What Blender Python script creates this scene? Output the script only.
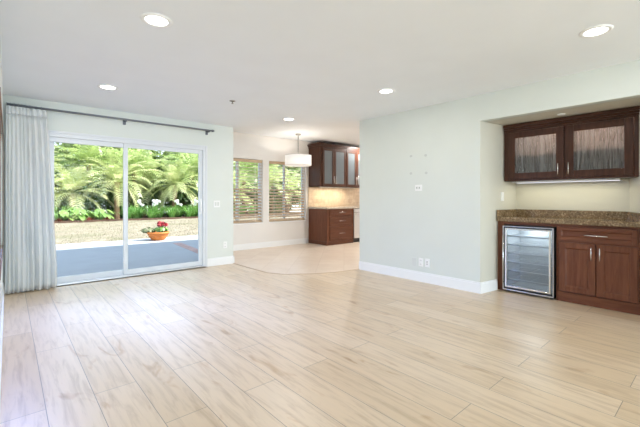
import bpy, bmesh, math, random
from math import sin, cos, pi, radians
from mathutils import Vector, Matrix

for _o in list(bpy.data.objects):
    bpy.data.objects.remove(_o)
S = bpy.context.scene
COL = S.collection
random.seed(11)

# ------------------------------------------------------------------ camera
cd = bpy.data.cameras.new('camera')
cam = bpy.data.objects.new('camera', cd)
COL.objects.link(cam)
cam.location = (0, 0, 1.165)
cam.rotation_euler = (pi/2, 0, -radians(41.15))
cd.sensor_width = 36
cd.lens = 357.0/640*36
cd.shift_y = -15.0/640
cd.clip_start = 0.02
cd.clip_end = 300
S.camera = cam

# ------------------------------------------------------------------ sky, sun, exposure
W = bpy.data.worlds.new('sky')
S.world = W
W.use_nodes = True
wn = W.node_tree.nodes
wl = W.node_tree.links
bg = wn['Background']
tc = wn.new('ShaderNodeTexCoord')
sx = wn.new('ShaderNodeSeparateXYZ')
rp = wn.new('ShaderNodeValToRGB')
wl.new(tc.outputs['Generated'], sx.inputs[0])
wl.new(sx.outputs['Z'], rp.inputs[0])
rp.color_ramp.elements[0].color = (0.80, 0.89, 1.0, 1)
rp.color_ramp.elements[1].color = (0.48, 0.68, 1.0, 1)
wl.new(rp.outputs[0], bg.inputs[0])
bg.inputs[1].default_value = 1.5

sd = bpy.data.lights.new('sun', 'SUN')
sun = bpy.data.objects.new('sun', sd)
COL.objects.link(sun)
sd.energy = 9.0
sd.angle = radians(0.6)
sd.color = (1.0, 0.95, 0.86)
SDIR = Vector((-0.75, 0.66, -1.0)).normalized()      # direction the light travels
sun.rotation_euler = SDIR.to_track_quat('-Z', 'Y').to_euler()
sun.location = (6, -4, 12)

S.view_settings.view_transform = 'Standard'
S.view_settings.look = 'None'
S.view_settings.gamma = 1
S.view_settings.use_curve_mapping = False
S.view_settings.exposure = 0.52
S.cycles.use_denoising = True
S.cycles.max_bounces = 10
S.cycles.diffuse_bounces = 6
S.cycles.transparent_max_bounces = 24
S.cycles.sample_clamp_indirect = 6
LAMP_W = 4.0

def fill_area(name, loc, target, w, h, power, col, spread=pi):
    # added area light: unseen fill at the rear, daylight at the left window
    d = bpy.data.lights.new(name, 'AREA'); d.shape = 'RECTANGLE'; d.size = w; d.size_y = h
    d.energy = power; d.color = col; d.spread = spread
    o = bpy.data.objects.new(name, d); COL.objects.link(o)
    o.location = loc
    o.rotation_euler = (Vector(target)-Vector(loc)).to_track_quat('-Z', 'Y').to_euler()
fill_area('fill_rear', (0.8, -9.0, 1.9), (1.2, 4, 1.5), 6.0, 3.0, 520, (0.70, 0.865, 1.0))  # unseen fill added to brighten the walls through the open rear
fill_area('daylight_left_window', (-0.32, 4.30, 1.45), (0.75, 3.3, -0.4), 1.7, 1.3, 54, (0.27, 0.41, 1.0), radians(116))

# ------------------------------------------------------------------ materials
def new_mat(name):
    m = bpy.data.materials.new(name)
    m.use_nodes = True
    return m, m.node_tree.nodes, m.node_tree.links, m.node_tree.nodes['Principled BSDF']

def setp(b, col=None, rough=None, metal=None, spec=None):
    if col is not None: b.inputs['Base Color'].default_value = (*col, 1)
    if rough is not None: b.inputs['Roughness'].default_value = rough
    if metal is not None: b.inputs['Metallic'].default_value = metal
    if spec is not None: b.inputs['Specular IOR Level'].default_value = spec

def coords(n, l, scale=(1, 1, 1), rot=(0, 0, 0), loc=(0, 0, 0)):
    t = n.new('ShaderNodeTexCoord'); mp = n.new('ShaderNodeMapping')
    mp.inputs['Scale'].default_value = scale
    mp.inputs['Rotation'].default_value = rot
    mp.inputs['Location'].default_value = loc
    l.new(t.outputs['Object'], mp.inputs[0])
    return mp.outputs[0]

def noise(n, l, vec, scale=5, detail=4, rough=0.5, dist=0):
    t = n.new('ShaderNodeTexNoise')
    t.inputs['Scale'].default_value = scale
    t.inputs['Detail'].default_value = detail
    t.inputs['Roughness'].default_value = rough
    t.inputs['Distortion'].default_value = dist
    l.new(vec, t.inputs['Vector'])
    return t.outputs['Fac']

def ramp(n, l, fac, stops):
    r = n.new('ShaderNodeValToRGB')
    e = r.color_ramp.elements
    while len(e) < len(stops): e.new(0.5)
    for k, (p, c) in enumerate(stops):
        e[k].position = p; e[k].color = (*c, 1)
    l.new(fac, r.inputs[0])
    return r.outputs[0]

def mixc(n, l, a, b, fac, mode='MIX'):
    m = n.new('ShaderNodeMix'); m.data_type = 'RGBA'; m.blend_type = mode
    for sock, v in ((m.inputs[0], fac), (m.inputs[6], a), (m.inputs[7], b)):
        if hasattr(v, 'links'): l.new(v, sock)
        elif isinstance(v, (int, float)): sock.default_value = v
        else: sock.default_value = (*v, 1)
    return m.outputs[2]

def bump(n, l, b, h, strength=0.2, dist=0.01):
    bp = n.new('ShaderNodeBump')
    bp.inputs['Strength'].default_value = strength
    bp.inputs['Distance'].default_value = dist
    l.new(h, bp.inputs['Height'])
    l.new(bp.outputs[0], b.inputs['Normal'])

def paint(name, col, rough=0.6, var=0.03, bs=0.06):
    m, n, l, b = new_mat(name)
    setp(b, col, rough)
    v = coords(n, l)
    f = noise(n, l, v, 2.5, 3)
    lo = tuple(c*(1-var) for c in col); hi = tuple(min(1, c*(1+var)) for c in col)
    l.new(ramp(n, l, f, [(0.3, lo), (0.7, hi)]), b.inputs['Base Color'])
    f2 = noise(n, l, v, 180, 2)
    bump(n, l, b, f2, bs, 0.002)
    return m

def metal(name, col, rough=0.3, stretch=(1, 1, 60)):
    m, n, l, b = new_mat(name)
    setp(b, col, rough, 1.0)
    f = noise(n, l, coords(n, l, stretch), 20, 2)
    l.new(ramp(n, l, f, [(0.3, tuple(c*0.9 for c in col)), (0.7, col)]), b.inputs['Base Color'])
    return m

def wood(name, c1, c2, grain=(14, 14, 1.2), rough=0.35):
    m, n, l, b = new_mat(name)
    setp(b, c1, rough, spec=0.3)
    f = noise(n, l, coords(n, l, grain), 2.2, 6, 0.6, 0.8)
    l.new(ramp(n, l, f, [(0.3, c1), (0.7, c2)]), b.inputs['Base Color'])
    bump(n, l, b, f, 0.08, 0.003)
    return m

def leaf(name, cols, trans=0.35, scale=1.5):
    m, n, l, b = new_mat(name)
    n.remove(b)
    v = coords(n, l)
    f = noise(n, l, v, scale, 3, 0.6)
    c = ramp(n, l, f, cols)
    d = n.new('ShaderNodeBsdfDiffuse'); t = n.new('ShaderNodeBsdfTranslucent'); g = n.new('ShaderNodeBsdfGlossy')
    g.inputs['Roughness'].default_value = 0.42
    l.new(c, d.inputs[0]); l.new(c, t.inputs[0])
    m1 = n.new('ShaderNodeMixShader'); m1.inputs[0].default_value = trans
    l.new(d.outputs[0], m1.inputs[1]); l.new(t.outputs[0], m1.inputs[2])
    m2 = n.new('ShaderNodeMixShader'); m2.inputs[0].default_value = 0.08
    l.new(m1.outputs[0], m2.inputs[1]); l.new(g.outputs[0], m2.inputs[2])
    l.new(m2.outputs[0], n['Material Output'].inputs[0])
    return m

def emit(name, col, s):
    m, n, l, b = new_mat(name)
    n.remove(b)
    e = n.new('ShaderNodeEmission')
    e.inputs[0].default_value = (*col, 1); e.inputs[1].default_value = s
    l.new(e.outputs[0], n['Material Output'].inputs[0])
    return m

def clear_glass(name, tint=(0.97, 0.99, 0.985), refl=1.0, rough=0.0):
    m, n, l, b = new_mat(name)
    n.remove(b)
    t = n.new('ShaderNodeBsdfTransparent'); t.inputs[0].default_value = (*tint, 1)
    g = n.new('ShaderNodeBsdfGlossy'); g.inputs['Roughness'].default_value = rough
    fr = n.new('ShaderNodeFresnel'); fr.inputs[0].default_value = 1.35
    mu = n.new('ShaderNodeMath'); mu.operation = 'MULTIPLY'; mu.inputs[1].default_value = refl
    mu.use_clamp = True
    l.new(fr.outputs[0], mu.inputs[0])
    mx = n.new('ShaderNodeMixShader')
    l.new(mu.outputs[0], mx.inputs[0]); l.new(t.outputs[0], mx.inputs[1]); l.new(g.outputs[0], mx.inputs[2])
    l.new(mx.outputs[0], n['Material Output'].inputs[0])
    return m

def obscure_glass(name, col, mix, rough, streak=None):
    m, n, l, b = new_mat(name)
    n.remove(b)
    r = n.new('ShaderNodeBsdfRefraction'); r.inputs['Roughness'].default_value = rough
    r.inputs['IOR'].default_value = 1.25; r.inputs[0].default_value = (0.95, 0.97, 0.97, 1)
    d = n.new('ShaderNodeBsdfTranslucent'); d.inputs[0].default_value = (*col, 1)
    d2 = n.new('ShaderNodeBsdfDiffuse'); d2.inputs[0].default_value = (*col, 1)
    g = n.new('ShaderNodeBsdfGlossy'); g.inputs['Roughness'].default_value = max(0.08, rough)
    md = n.new('ShaderNodeMixShader'); md.inputs[0].default_value = 0.5
    l.new(d.outputs[0], md.inputs[1]); l.new(d2.outputs[0], md.inputs[2])
    a = n.new('ShaderNodeMixShader'); a.inputs[0].default_value = mix
    l.new(r.outputs[0], a.inputs[1]); l.new(md.outputs[0], a.inputs[2])
    z = n.new('ShaderNodeMixShader'); z.inputs[0].default_value = 0.08
    l.new(a.outputs[0], z.inputs[1]); l.new(g.outputs[0], z.inputs[2])
    l.new(z.outputs[0], n['Material Output'].inputs[0])
    if streak:
        f = noise(n, l, coords(n, l, streak), 1.0, 3, 0.6, 1.4)
        bp = n.new('ShaderNodeBump'); bp.inputs['Strength'].default_value = 1.0; bp.inputs['Distance'].default_value = 0.03
        l.new(f, bp.inputs['Height'])
        for x in (r, g, d, d2): l.new(bp.outputs[0], x.inputs['Normal'])
        cc = ramp(n, l, f, [(0.36, tuple(c*0.5 for c in col)), (0.5, col), (0.62, tuple(min(1, c*1.35) for c in col))])
        l.new(cc, d.inputs[0]); l.new(cc, d2.inputs[0])
    return m

M = {}
M['wall'] = paint('wall_paint', (0.69, 0.73, 0.69), 0.55, 0.012)
M['nook_wall'] = paint('nook_wall_paint', (0.78, 0.755, 0.72), 0.55, 0.012)
M['alcove_lamp_tint'] = paint('alcove_wall_lamp_tint', (0.64, 0.62, 0.53), 0.5, 0.012)  # warm lamp light put into the alcove wall colour
M['ceil'] = paint('ceiling_paint', (0.84, 0.885, 0.925), 0.7, 0.012)
M['white'] = paint('white_trim', (0.86, 0.87, 0.87), 0.35, 0.008, 0.0)
M['vinyl'] = paint('white_vinyl', (0.69, 0.72, 0.75), 0.35, 0.01, 0.0)
M['plate'] = paint('switch_plate_plastic', (0.86, 0.87, 0.86), 0.3, 0.008, 0.0)
M['grey_plate'] = paint('painted_plate', (0.66, 0.69, 0.66), 0.4, 0.008, 0.0)
M['socket'] = paint('socket_dark', (0.12, 0.12, 0.12), 0.4, 0.01, 0.0)
M['putty'] = paint('wall_patch_putty', (0.57, 0.60, 0.575), 0.7, 0.02)
M['stucco'] = paint('exterior_stucco', (0.72, 0.69, 0.62), 0.9, 0.05, 0.3)
M['steel'] = metal('brushed_steel', (0.72, 0.73, 0.74), 0.28)
M['chrome'] = metal('satin_nickel', (0.86, 0.86, 0.85), 0.22)
M['dark_rod'] = paint('dark_grey_rod', (0.16, 0.175, 0.20), 0.4, 0.05, 0.0)
M['nickel'] = metal('dark_nickel', (0.34, 0.33, 0.31), 0.3)
M['black'] = paint('black_enamel', (0.02, 0.02, 0.022), 0.35, 0.05, 0.0)
M['cherry'] = wood('cherry_wood', (0.1123, 0.0359, 0.0180), (0.1966, 0.0736, 0.0377))
M['cherry_h'] = wood('cherry_wood_across', (0.1123, 0.0359, 0.0180), (0.1966, 0.0736, 0.0377), (14, 1.2, 14))
M['walnut'] = wood('dark_cherry_wood', (0.0446, 0.0173, 0.0101), (0.0864, 0.0346, 0.0202))
M['walnut_h'] = wood('dark_cherry_wood_across', (0.0446, 0.0173, 0.0101), (0.0864, 0.0346, 0.0202), (14, 1.2, 14))
M['cherry_x'] = wood('cherry_wood_lengthwise', (0.0936, 0.0312, 0.0164), (0.1716, 0.0663, 0.0351), (1.2, 14, 14))
M['slat'] = wood('tan_wood_slat', (0.46, 0.33, 0.21), (0.58, 0.44, 0.30), (1.0, 14, 14), 0.4)
M['casing'] = wood('brown_wood_casing', (0.16, 0.085, 0.045), (0.24, 0.13, 0.07), (14, 1.5, 14), 0.4)
M['cab_inside'] = paint('cabinet_interior', (0.50, 0.47, 0.43), 0.5, 0.03, 0.0)
M['fridge_inside'] = paint('fridge_liner', (0.44, 0.47, 0.49), 0.35, 0.02, 0.0)
M['glass'] = clear_glass('window_glass', (0.97, 0.99, 0.985), 0.14)
M['fridge_glass'] = clear_glass('fridge_door_glass', (0.88, 0.92, 0.94), 2.5, 0.03)
M['rain_glass'] = obscure_glass('rain_glass', (0.42, 0.43, 0.43), 0.45, 0.06, (1, 52, 3.0))
M['frost_glass'] = obscure_glass('frosted_glass', (0.24, 0.29, 0.32), 0.75, 0.35)
M['lens'] = emit('lamp_lens', (1.0, 0.97, 0.92), 7.0)
M['strip'] = emit('led_strip', (0.88, 0.92, 1.0), 0.8)
M['terracotta'] = paint('terracotta', (0.62, 0.19, 0.035), 0.6, 0.08)
M['soil'] = paint('garden_soil', (0.10, 0.06, 0.04), 0.95, 0.3, 0.5)
M['edging'] = paint('brown_edging', (0.085, 0.045, 0.03), 0.8, 0.15)
M['petal_red'] = paint('red_petals', (0.36, 0.02, 0.03), 0.6, 0.2, 0.0)
M['petal_white'] = paint('white_petals', (0.9, 0.9, 0.9), 0.6, 0.03, 0.0)
M['red_leaf'] = leaf('red_leaf', [(0.3, (0.20, 0.03, 0.02)), (0.7, (0.42, 0.10, 0.06))])
M['palm_light'] = leaf('palm_leaf_light', [(0.3, (0.42, 0.52, 0.17)), (0.7, (0.80, 0.79, 0.46))], 0.4)
M['palm_mid'] = leaf('palm_leaf_mid', [(0.3, (0.24, 0.38, 0.08)), (0.7, (0.58, 0.64, 0.27))], 0.4)
M['hedge'] = leaf('hedge_leaf', [(0.3, (0.042, 0.105, 0.021)), (0.7, (0.133, 0.238, 0.049))], 0.3, 2.5)
M['tree_leaf'] = leaf('tree_leaf', [(0.3, (0.24, 0.36, 0.08)), (0.7, (0.52, 0.58, 0.26))], 0.4, 1.2)
M['strap_leaf'] = leaf('strap_leaf', [(0.3, (0.11, 0.30, 0.05)), (0.7, (0.28, 0.50, 0.13))], 0.3, 3)
M['broad_leaf'] = leaf('broad_leaf', [(0.3, (0.130, 0.286, 0.046)), (0.7, (0.299, 0.429, 0.117))], 0.35, 3)
M['sage_leaf'] = leaf('sage_leaf', [(0.3, (0.168, 0.196, 0.084)), (0.7, (0.280, 0.294, 0.140))], 0.3, 6)
M['grass'] = leaf('lawn_blades', [(0.35, (0.34, 0.285, 0.205)), (0.65, (0.26, 0.26, 0.145))], 0.3, 0.9)
M['trunk'] = paint('palm_trunk', (0.27, 0.17, 0.10), 0.9, 0.35, 0.6)
M['concrete'] = paint('patio_concrete', (0.33, 0.335, 0.35), 0.8, 0.05, 0.15)
M['ground'] = paint('outer_ground', (0.50, 0.46, 0.38), 0.95, 0.1, 0.2)
M['brick'] = paint('brick_pavers', (0.42, 0.27, 0.24), 0.85, 0.2, 0.3)

def mat_floor():
    m, n, l, b = new_mat('oak_planks')
    v = coords(n, l, rot=(0, 0, pi/2), loc=(0.4, 0.07, 0))
    br = n.new('ShaderNodeTexBrick')
    l.new(v, br.inputs['Vector'])
    br.offset = 0.37; br.offset_frequency = 2
    br.inputs['Scale'].default_value = 1
    br.inputs['Brick Width'].default_value = 1.52
    br.inputs['Row Height'].default_value = 0.228
    br.inputs['Mortar Size'].default_value = 0.0022
    br.inputs['Mortar Smooth'].default_value = 0.3
    br.inputs['Color1'].default_value = (0.0, 0.0, 0.0, 1)
    br.inputs['Color2'].default_value = (1, 1, 1, 1)
    br.inputs['Mortar'].default_value = (0.5, 0.5, 0.5, 1)
    base = ramp(n, l, br.outputs['Color'], [(0.0, (0.62, 0.475, 0.315)), (0.5, (0.67, 0.525, 0.365)), (1.0, (0.70, 0.565, 0.415))])
    g = noise(n, l, coords(n, l, (9, 0.8, 1)), 3.0, 8, 0.62, 0.6)
    gc = ramp(n, l, g, [(0.28, (0.74, 0.69, 0.63)), (0.52, (1, 1, 1)), (0.8, (1.06, 1.05, 1.03))])
    c = mixc(n, l, base, gc, 1.0, 'MULTIPLY')
    k = noise(n, l, coords(n, l, (5.5, 1.6, 1), loc=(3, 1, 0)), 1.1, 3, 0.6, 1.0)
    kc = ramp(n, l, k, [(0.61, (1, 1, 1)), (0.70, (0.80, 0.68, 0.55)), (0.82, (0.45, 0.32, 0.22))])
    c = mixc(n, l, c, kc, 0.8, 'MULTIPLY')
    c = mixc(n, l, c, (0.27, 0.215, 0.165), br.outputs['Fac'])
    l.new(c, b.inputs['Base Color'])
    setp(b, rough=0.3, spec=0.9)
    rr = n.new('ShaderNodeMapRange'); rr.inputs[3].default_value = 0.24; rr.inputs[4].default_value = 0.40
    l.new(g, rr.inputs[0]); l.new(rr.outputs[0], b.inputs['Roughness'])
    inv = n.new('ShaderNodeMath'); inv.operation = 'SUBTRACT'; inv.inputs[0].default_value = 1
    l.new(br.outputs['Fac'], inv.inputs[1])
    bump(n, l, b, inv.outputs[0], 0.25, 0.002)
    return m
M['floor'] = mat_floor()

def mat_tile():
    m, n, l, b = new_mat('travertine_tiles')
    v = coords(n, l, rot=(0, 0, radians(45)))
    br = n.new('ShaderNodeTexBrick'); l.new(v, br.inputs['Vector'])
    br.offset = 0
    br.inputs['Scale'].default_value = 1
    br.inputs['Brick Width'].default_value = 0.45; br.inputs['Row Height'].default_value = 0.45
    br.inputs['Mortar Size'].default_value = 0.004
    br.inputs['Color1'].default_value = (0.72, 0.60, 0.49, 1); br.inputs['Color2'].default_value = (0.77, 0.66, 0.55, 1)
    br.inputs['Mortar'].default_value = (0.62, 0.50, 0.40, 1)
    f = noise(n, l, coords(n, l), 4, 5, 0.6, 0.5)
    c = mixc(n, l, br.outputs['Color'], ramp(n, l, f, [(0.3, (0.9, 0.88, 0.85)), (0.7, (1, 1, 1))]), 1.0, 'MULTIPLY')
    l.new(c, b.inputs['Base Color']); setp(b, rough=0.3)
    return m
M['tile'] = mat_tile()

def mat_granite():
    m, n, l, b = new_mat('brown_granite')
    v = coords(n, l)
    f = noise(n, l, v, 55, 5, 0.7)
    g = noise(n, l, v, 9, 4, 0.6, 1.0)
    c1 = ramp(n, l, f, [(0.30, (0.05, 0.035, 0.025)), (0.46, (0.20, 0.135, 0.08)), (0.58, (0.32, 0.24, 0.15)), (0.74, (0.55, 0.48, 0.37))])
    c2 = ramp(n, l, g, [(0.35, (0.65, 0.6, 0.5)), (0.65, (1.1, 1.05, 0.95))])
    l.new(mixc(n, l, c1, c2, 1.0, 'MULTIPLY'), b.inputs['Base Color']); setp(b, rough=0.15)
    return m
M['granite'] = mat_granite()

def mat_pale_granite():
    m, n, l, b = new_mat('pale_granite')
    f = noise(n, l, coords(n, l), 60, 4, 0.7)
    l.new(ramp(n, l, f, [(0.35, (0.30, 0.25, 0.20)), (0.5, (0.50, 0.44, 0.37)), (0.65, (0.66, 0.60, 0.52))]), b.inputs['Base Color']); setp(b, rough=0.12)
    return m
M['pale_granite'] = mat_pale_granite()

def mat_stone():
    m, n, l, b = new_mat('beige_stone_tile')
    v = coords(n, l, rot=(pi/2, 0, 0))
    br = n.new('ShaderNodeTexBrick'); l.new(v, br.inputs['Vector'])
    br.inputs['Scale'].default_value = 1
    br.inputs['Brick Width'].default_value = 0.15; br.inputs['Row Height'].default_value = 0.10
    br.inputs['Mortar Size'].default_value = 0.003
    br.inputs['Color1'].default_value = (0.66, 0.53, 0.40, 1); br.inputs['Color2'].default_value = (0.76, 0.64, 0.50, 1)
    br.inputs['Mortar'].default_value = (0.60, 0.47, 0.35, 1)
    f = noise(n, l, coords(n, l), 12, 4, 0.6)
    c = mixc(n, l, br.outputs['Color'], ramp(n, l, f, [(0.3, (0.8, 0.76, 0.7)), (0.7, (1, 1, 1))]), 1.0, 'MULTIPLY')
    l.new(c, b.inputs['Base Color']); setp(b, rough=0.35)
    return m
M['stone'] = mat_stone()

def mat_lawn():
    m, n, l, b = new_mat('dry_lawn')
    f = noise(n, l, coords(n, l, (0.5, 1, 1)), 1.3, 6, 0.65, 0.4)
    g = noise(n, l, coords(n, l, (1, 2, 1)), 30, 3, 0.7)
    c = ramp(n, l, f, [(0.32, (0.20, 0.19, 0.11)), (0.5, (0.29, 0.245, 0.185)), (0.68, (0.35, 0.295, 0.235))])
    c = mixc(n, l, c, ramp(n, l, g, [(0.3, (0.6, 0.58, 0.5)), (0.6, (1, 1, 1))]), 0.8, 'MULTIPLY')
    l.new(c, b.inputs['Base Color']); setp(b, rough=0.95)
    bump(n, l, b, g, 0.6, 0.03)
    return m
M['lawn'] = mat_lawn()

def mat_curtain():
    m, n, l, b = new_mat('curtain_linen')
    n.remove(b)
    w = noise(n, l, coords(n, l, (150, 150, 25)), 3, 2)
    c = ramp(n, l, w, [(0.3, (0.80, 0.83, 0.83)), (0.7, (0.87, 0.89, 0.89))])
    d = n.new('ShaderNodeBsdfDiffuse'); t = n.new('ShaderNodeBsdfTranslucent')
    l.new(c, d.inputs[0]); l.new(c, t.inputs[0])
    mx = n.new('ShaderNodeMixShader'); mx.inputs[0].default_value = 0.12
    l.new(d.outputs[0], mx.inputs[1]); l.new(t.outputs[0], mx.inputs[2])
    l.new(mx.outputs[0], n['Material Output'].inputs[0])
    return m
M['curtain'] = mat_curtain()

def mat_shade():
    m, n, l, b = new_mat('lamp_shade_fabric')
    f = noise(n, l, coords(n, l, (60, 60, 8)), 4, 2)
    c = ramp(n, l, f, [(0.3, (0.86, 0.83, 0.79)), (0.7, (0.92, 0.90, 0.86))])
    l.new(c, b.inputs['Base Color']); setp(b, rough=0.8)
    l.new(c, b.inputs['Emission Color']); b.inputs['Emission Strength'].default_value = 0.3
    return m
M['shade'] = mat_shade()

# ------------------------------------------------------------------ mesh helpers
BASE = {}

class MB:
    def __init__(self): self.v = []; self.f = []
    def add(self, vs, fs):
        o = len(self.v); self.v += [tuple(p) for p in vs]; self.f += [tuple(i+o for i in q) for q in fs]; return self
    def box(self, a, b):
        x0, x1 = sorted((a[0], b[0])); y0, y1 = sorted((a[1], b[1])); z0, z1 = sorted((a[2], b[2]))
        vs = [(x0, y0, z0), (x1, y0, z0), (x1, y1, z0), (x0, y1, z0), (x0, y0, z1), (x1, y0, z1), (x1, y1, z1), (x0, y1, z1)]
        return self.add(vs, [(0, 3, 2, 1), (4, 5, 6, 7), (0, 1, 5, 4), (1, 2, 6, 5), (2, 3, 7, 6), (3, 0, 4, 7)])
    def prism(self, poly, z0, z1):
        area = sum(poly[i][0]*poly[(i+1) % len(poly)][1]-poly[(i+1) % len(poly)][0]*poly[i][1] for i in range(len(poly)))
        if area < 0: poly = poly[::-1]
        n = len(poly)
        vs = [(x, y, z0) for x, y in poly]+[(x, y, z1) for x, y in poly]
        fs = [tuple(range(n-1, -1, -1)), tuple(range(n, 2*n))]+[(i, (i+1) % n, n+(i+1) % n, n+i) for i in range(n)]
        return self.add(vs, fs)
    def tube(self, pts, r, seg=8, cap=True):
        pts = [Vector(p) for p in pts]; n = len(pts)
        rs = r if isinstance(r, (list, tuple)) else [r]*n
        vs = []; fs = []; u = None
        for i, p in enumerate(pts):
            t = (pts[min(i+1, n-1)]-pts[max(i-1, 0)]).normalized()
            if u is None: u = t.orthogonal().normalized()
            u = (u-t*u.dot(t)).normalized(); w = t.cross(u)
            vs += [p+(u*cos(2*pi*k/seg)+w*sin(2*pi*k/seg))*rs[i] for k in range(seg)]
        for i in range(n-1):
            fs += [(i*seg+k, i*seg+(k+1) % seg, (i+1)*seg+(k+1) % seg, (i+1)*seg+k) for k in range(seg)]
        if cap: fs += [tuple(range(seg-1, -1, -1)), tuple(range((n-1)*seg, n*seg))]
        return self.add(vs, fs)
    def lathe(self, prof, c, seg=32):
        vs = []; fs = []; n = len(prof)
        for r, z in prof:
            vs += [(c[0]+r*cos(2*pi*k/seg), c[1]+r*sin(2*pi*k/seg), c[2]+z) for k in range(seg)]
        for i in range(n-1):
            fs += [(i*seg+k, i*seg+(k+1) % seg, (i+1)*seg+(k+1) % seg, (i+1)*seg+k) for k in range(seg)]
        return self.add(vs, fs)
    def frame(self, axis, a, b, u, lo, hi, w):
        """rectangular frame; axis 'x': thickness a..b along x, runs over y (u) and z; axis 'y' likewise over x and z.
        u=(u0,u1); lo,hi = z range; w = (side0, side1, bottom, top) widths"""
        def bx(u0, u1, z0, z1):
            if axis == 'x': self.box((a, u0, z0), (b, u1, z1))
            else: self.box((u0, a, z0), (u1, b, z1))
        bx(u[0], u[0]+w[0], lo, hi); bx(u[1]-w[1], u[1], lo, hi)
        bx(u[0]+w[0], u[1]-w[1], lo, lo+w[2]); bx(u[0]+w[0], u[1]-w[1], hi-w[3], hi)
        return self

def build(name, mb, mat, parent=None, smooth=False, bevel=0.0, seg=2):
    off = BASE.get(parent.name, Vector((0, 0, 0))) if parent else Vector((0, 0, 0))
    me = bpy.data.meshes.new(name)
    me.from_pydata([(p[0]-off.x, p[1]-off.y, p[2]-off.z) for p in mb.v], [], mb.f)
    me.update()
    bm = bmesh.new(); bm.from_mesh(me); bmesh.ops.recalc_face_normals(bm, faces=bm.faces)
    bm.to_mesh(me); bm.free()
    me.materials.append(M[mat] if isinstance(mat, str) else mat)
    if smooth:
        for p in me.polygons: p.use_smooth = True
    o = bpy.data.objects.new(name, me); COL.objects.link(o)
    if parent:
        o.parent = parent; BASE[o.name] = off
    if bevel:
        bv = o.modifiers.new('bevel', 'BEVEL'); bv.width = bevel; bv.segments = seg; bv.limit_method = 'ANGLE'; bv.angle_limit = radians(50)
    return o

def leafmesh(name, mb, mat, parent=None):
    """foliage: no normal recalculation"""
    off = BASE.get(parent.name, Vector((0, 0, 0))) if parent else Vector((0, 0, 0))
    me = bpy.data.meshes.new(name)
    me.from_pydata([(p[0]-off.x, p[1]-off.y, p[2]-off.z) for p in mb.v], [], mb.f); me.update()
    me.materials.append(M[mat])
    o = bpy.data.objects.new(name, me); COL.objects.link(o)
    if parent: o.parent = parent; BASE[o.name] = off
    return o

def tag(o, label, cat, group=None, kind=None):
    o['label'] = label; o['category'] = cat
    if group: o['group'] = group
    if kind: o['kind'] = kind
    return o

def thing(name, loc, label, cat, group=None, kind=None):
    o = bpy.data.objects.new(name, None); COL.objects.link(o)
    o.location = loc; o.empty_display_size = 0.1
    BASE[o.name] = Vector(loc)
    return tag(o, label, cat, group, kind)

def copy_tree(root, loc, rz=0.0, sc=1.0):
    r = root.copy(); COL.objects.link(r); r.location = loc; r.rotation_euler = (0, 0, rz); r.scale = (sc, sc, sc)
    for ch in list(root.children):
        c = ch.copy(); COL.objects.link(c); c.parent = r
        for g in list(ch.children):
            d = g.copy(); COL.objects.link(d); d.parent = c
    return r

def struct(name, mb, mat, label, cat, bevel=0.0):
    o = build(name, mb, mat, None, bevel=bevel)
    return tag(o, label, cat, None, 'structure')

def lamp(name, kind, loc, parent, power, col, size=0.1, size_y=None, rot=(0, 0, 0), shape=None, spread=None):
    ld = bpy.data.lights.new(name, kind)
    ld.energy = power; ld.color = col
    if kind == 'AREA':
        ld.shape = shape or 'DISK'; ld.size = size
        if size_y: ld.size_y = size_y
        if spread: ld.spread = spread
    elif kind == 'POINT': ld.shadow_soft_size = size
    o = bpy.data.objects.new(name, ld); COL.objects.link(o)
    off = BASE.get(parent.name, Vector((0, 0, 0))) if parent else Vector((0, 0, 0))
    o.location = Vector(loc)-off; o.rotation_euler = rot
    if parent: o.parent = parent
    return o

# ------------------------------------------------------------------ room shell
H = 2.44
HN = 2.65
XR = 4.36
YB = 5.86
YN = 7.23
TILE = [(3.05, YB), (3.05, 5.28), (3.06, 4.75), (3.20, 4.47), (3.51, 4.25), (3.88, 4.08), (XR, 4.0)]

fl = MB().prism([(-2, -4), (5.6, -4), (5.6, 2.3), (4.6, 2.3), (4.6, 4.0), (XR, 4.0)]+TILE[::-1][1:]+[(3.05, 6.0), (-0.2, 6.0), (-0.2, 2.6), (-2, 2.6)], -0.12, 0.0)
struct('floor', fl, 'floor', 'light oak plank floor of the living room', 'floor')
ft = MB().prism(TILE+[(4.5, 4.0), (4.5, 2.3), (8.3, 2.3), (8.3, 7.4), (3.05, 7.4)], -0.12, 0.002)
struct('floor', ft, 'tile', 'beige stone tile floor of the breakfast nook', 'floor')
ed = MB()
for i in range(len(TILE)-1):
    a = Vector((*TILE[i], 0.003)); b = Vector((*TILE[i+1], 0.003)); d = (b-a).normalized(); nn = Vector((-d.y, d.x, 0))*0.012
    ed.prism([tuple((a+nn)[:2]), tuple((b+nn)[:2]), tuple((b-nn)[:2]), tuple((a-nn)[:2])], -0.01, 0.005)
struct('trim_1', ed, 'slat', 'thin tan edge strip between oak planks and nook tile', 'trim')

ce = MB().prism([(-2, -4), (5.6, -4), (5.6, 2.3), (XR+0.02, 2.3), (XR+0.02, 4.0), (XR, 4.0), (3.05, YB), (3.05, 6.02), (-0.2, 6.02), (-0.2, 2.6), (-2, 2.6)], H, 2.85)
struct('ceiling', ce, 'ceil', 'white living room ceiling', 'ceiling')
cn = MB().prism([(3.05, YB), (XR, 4.0), (4.5, 4.0), (4.5, 2.3), (8.3, 2.3), (8.3, 7.4), (3.05, 7.4)], HN, 2.85)
struct('ceiling', cn, 'ceil', 'raised white ceiling over the breakfast nook', 'ceiling')

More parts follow.
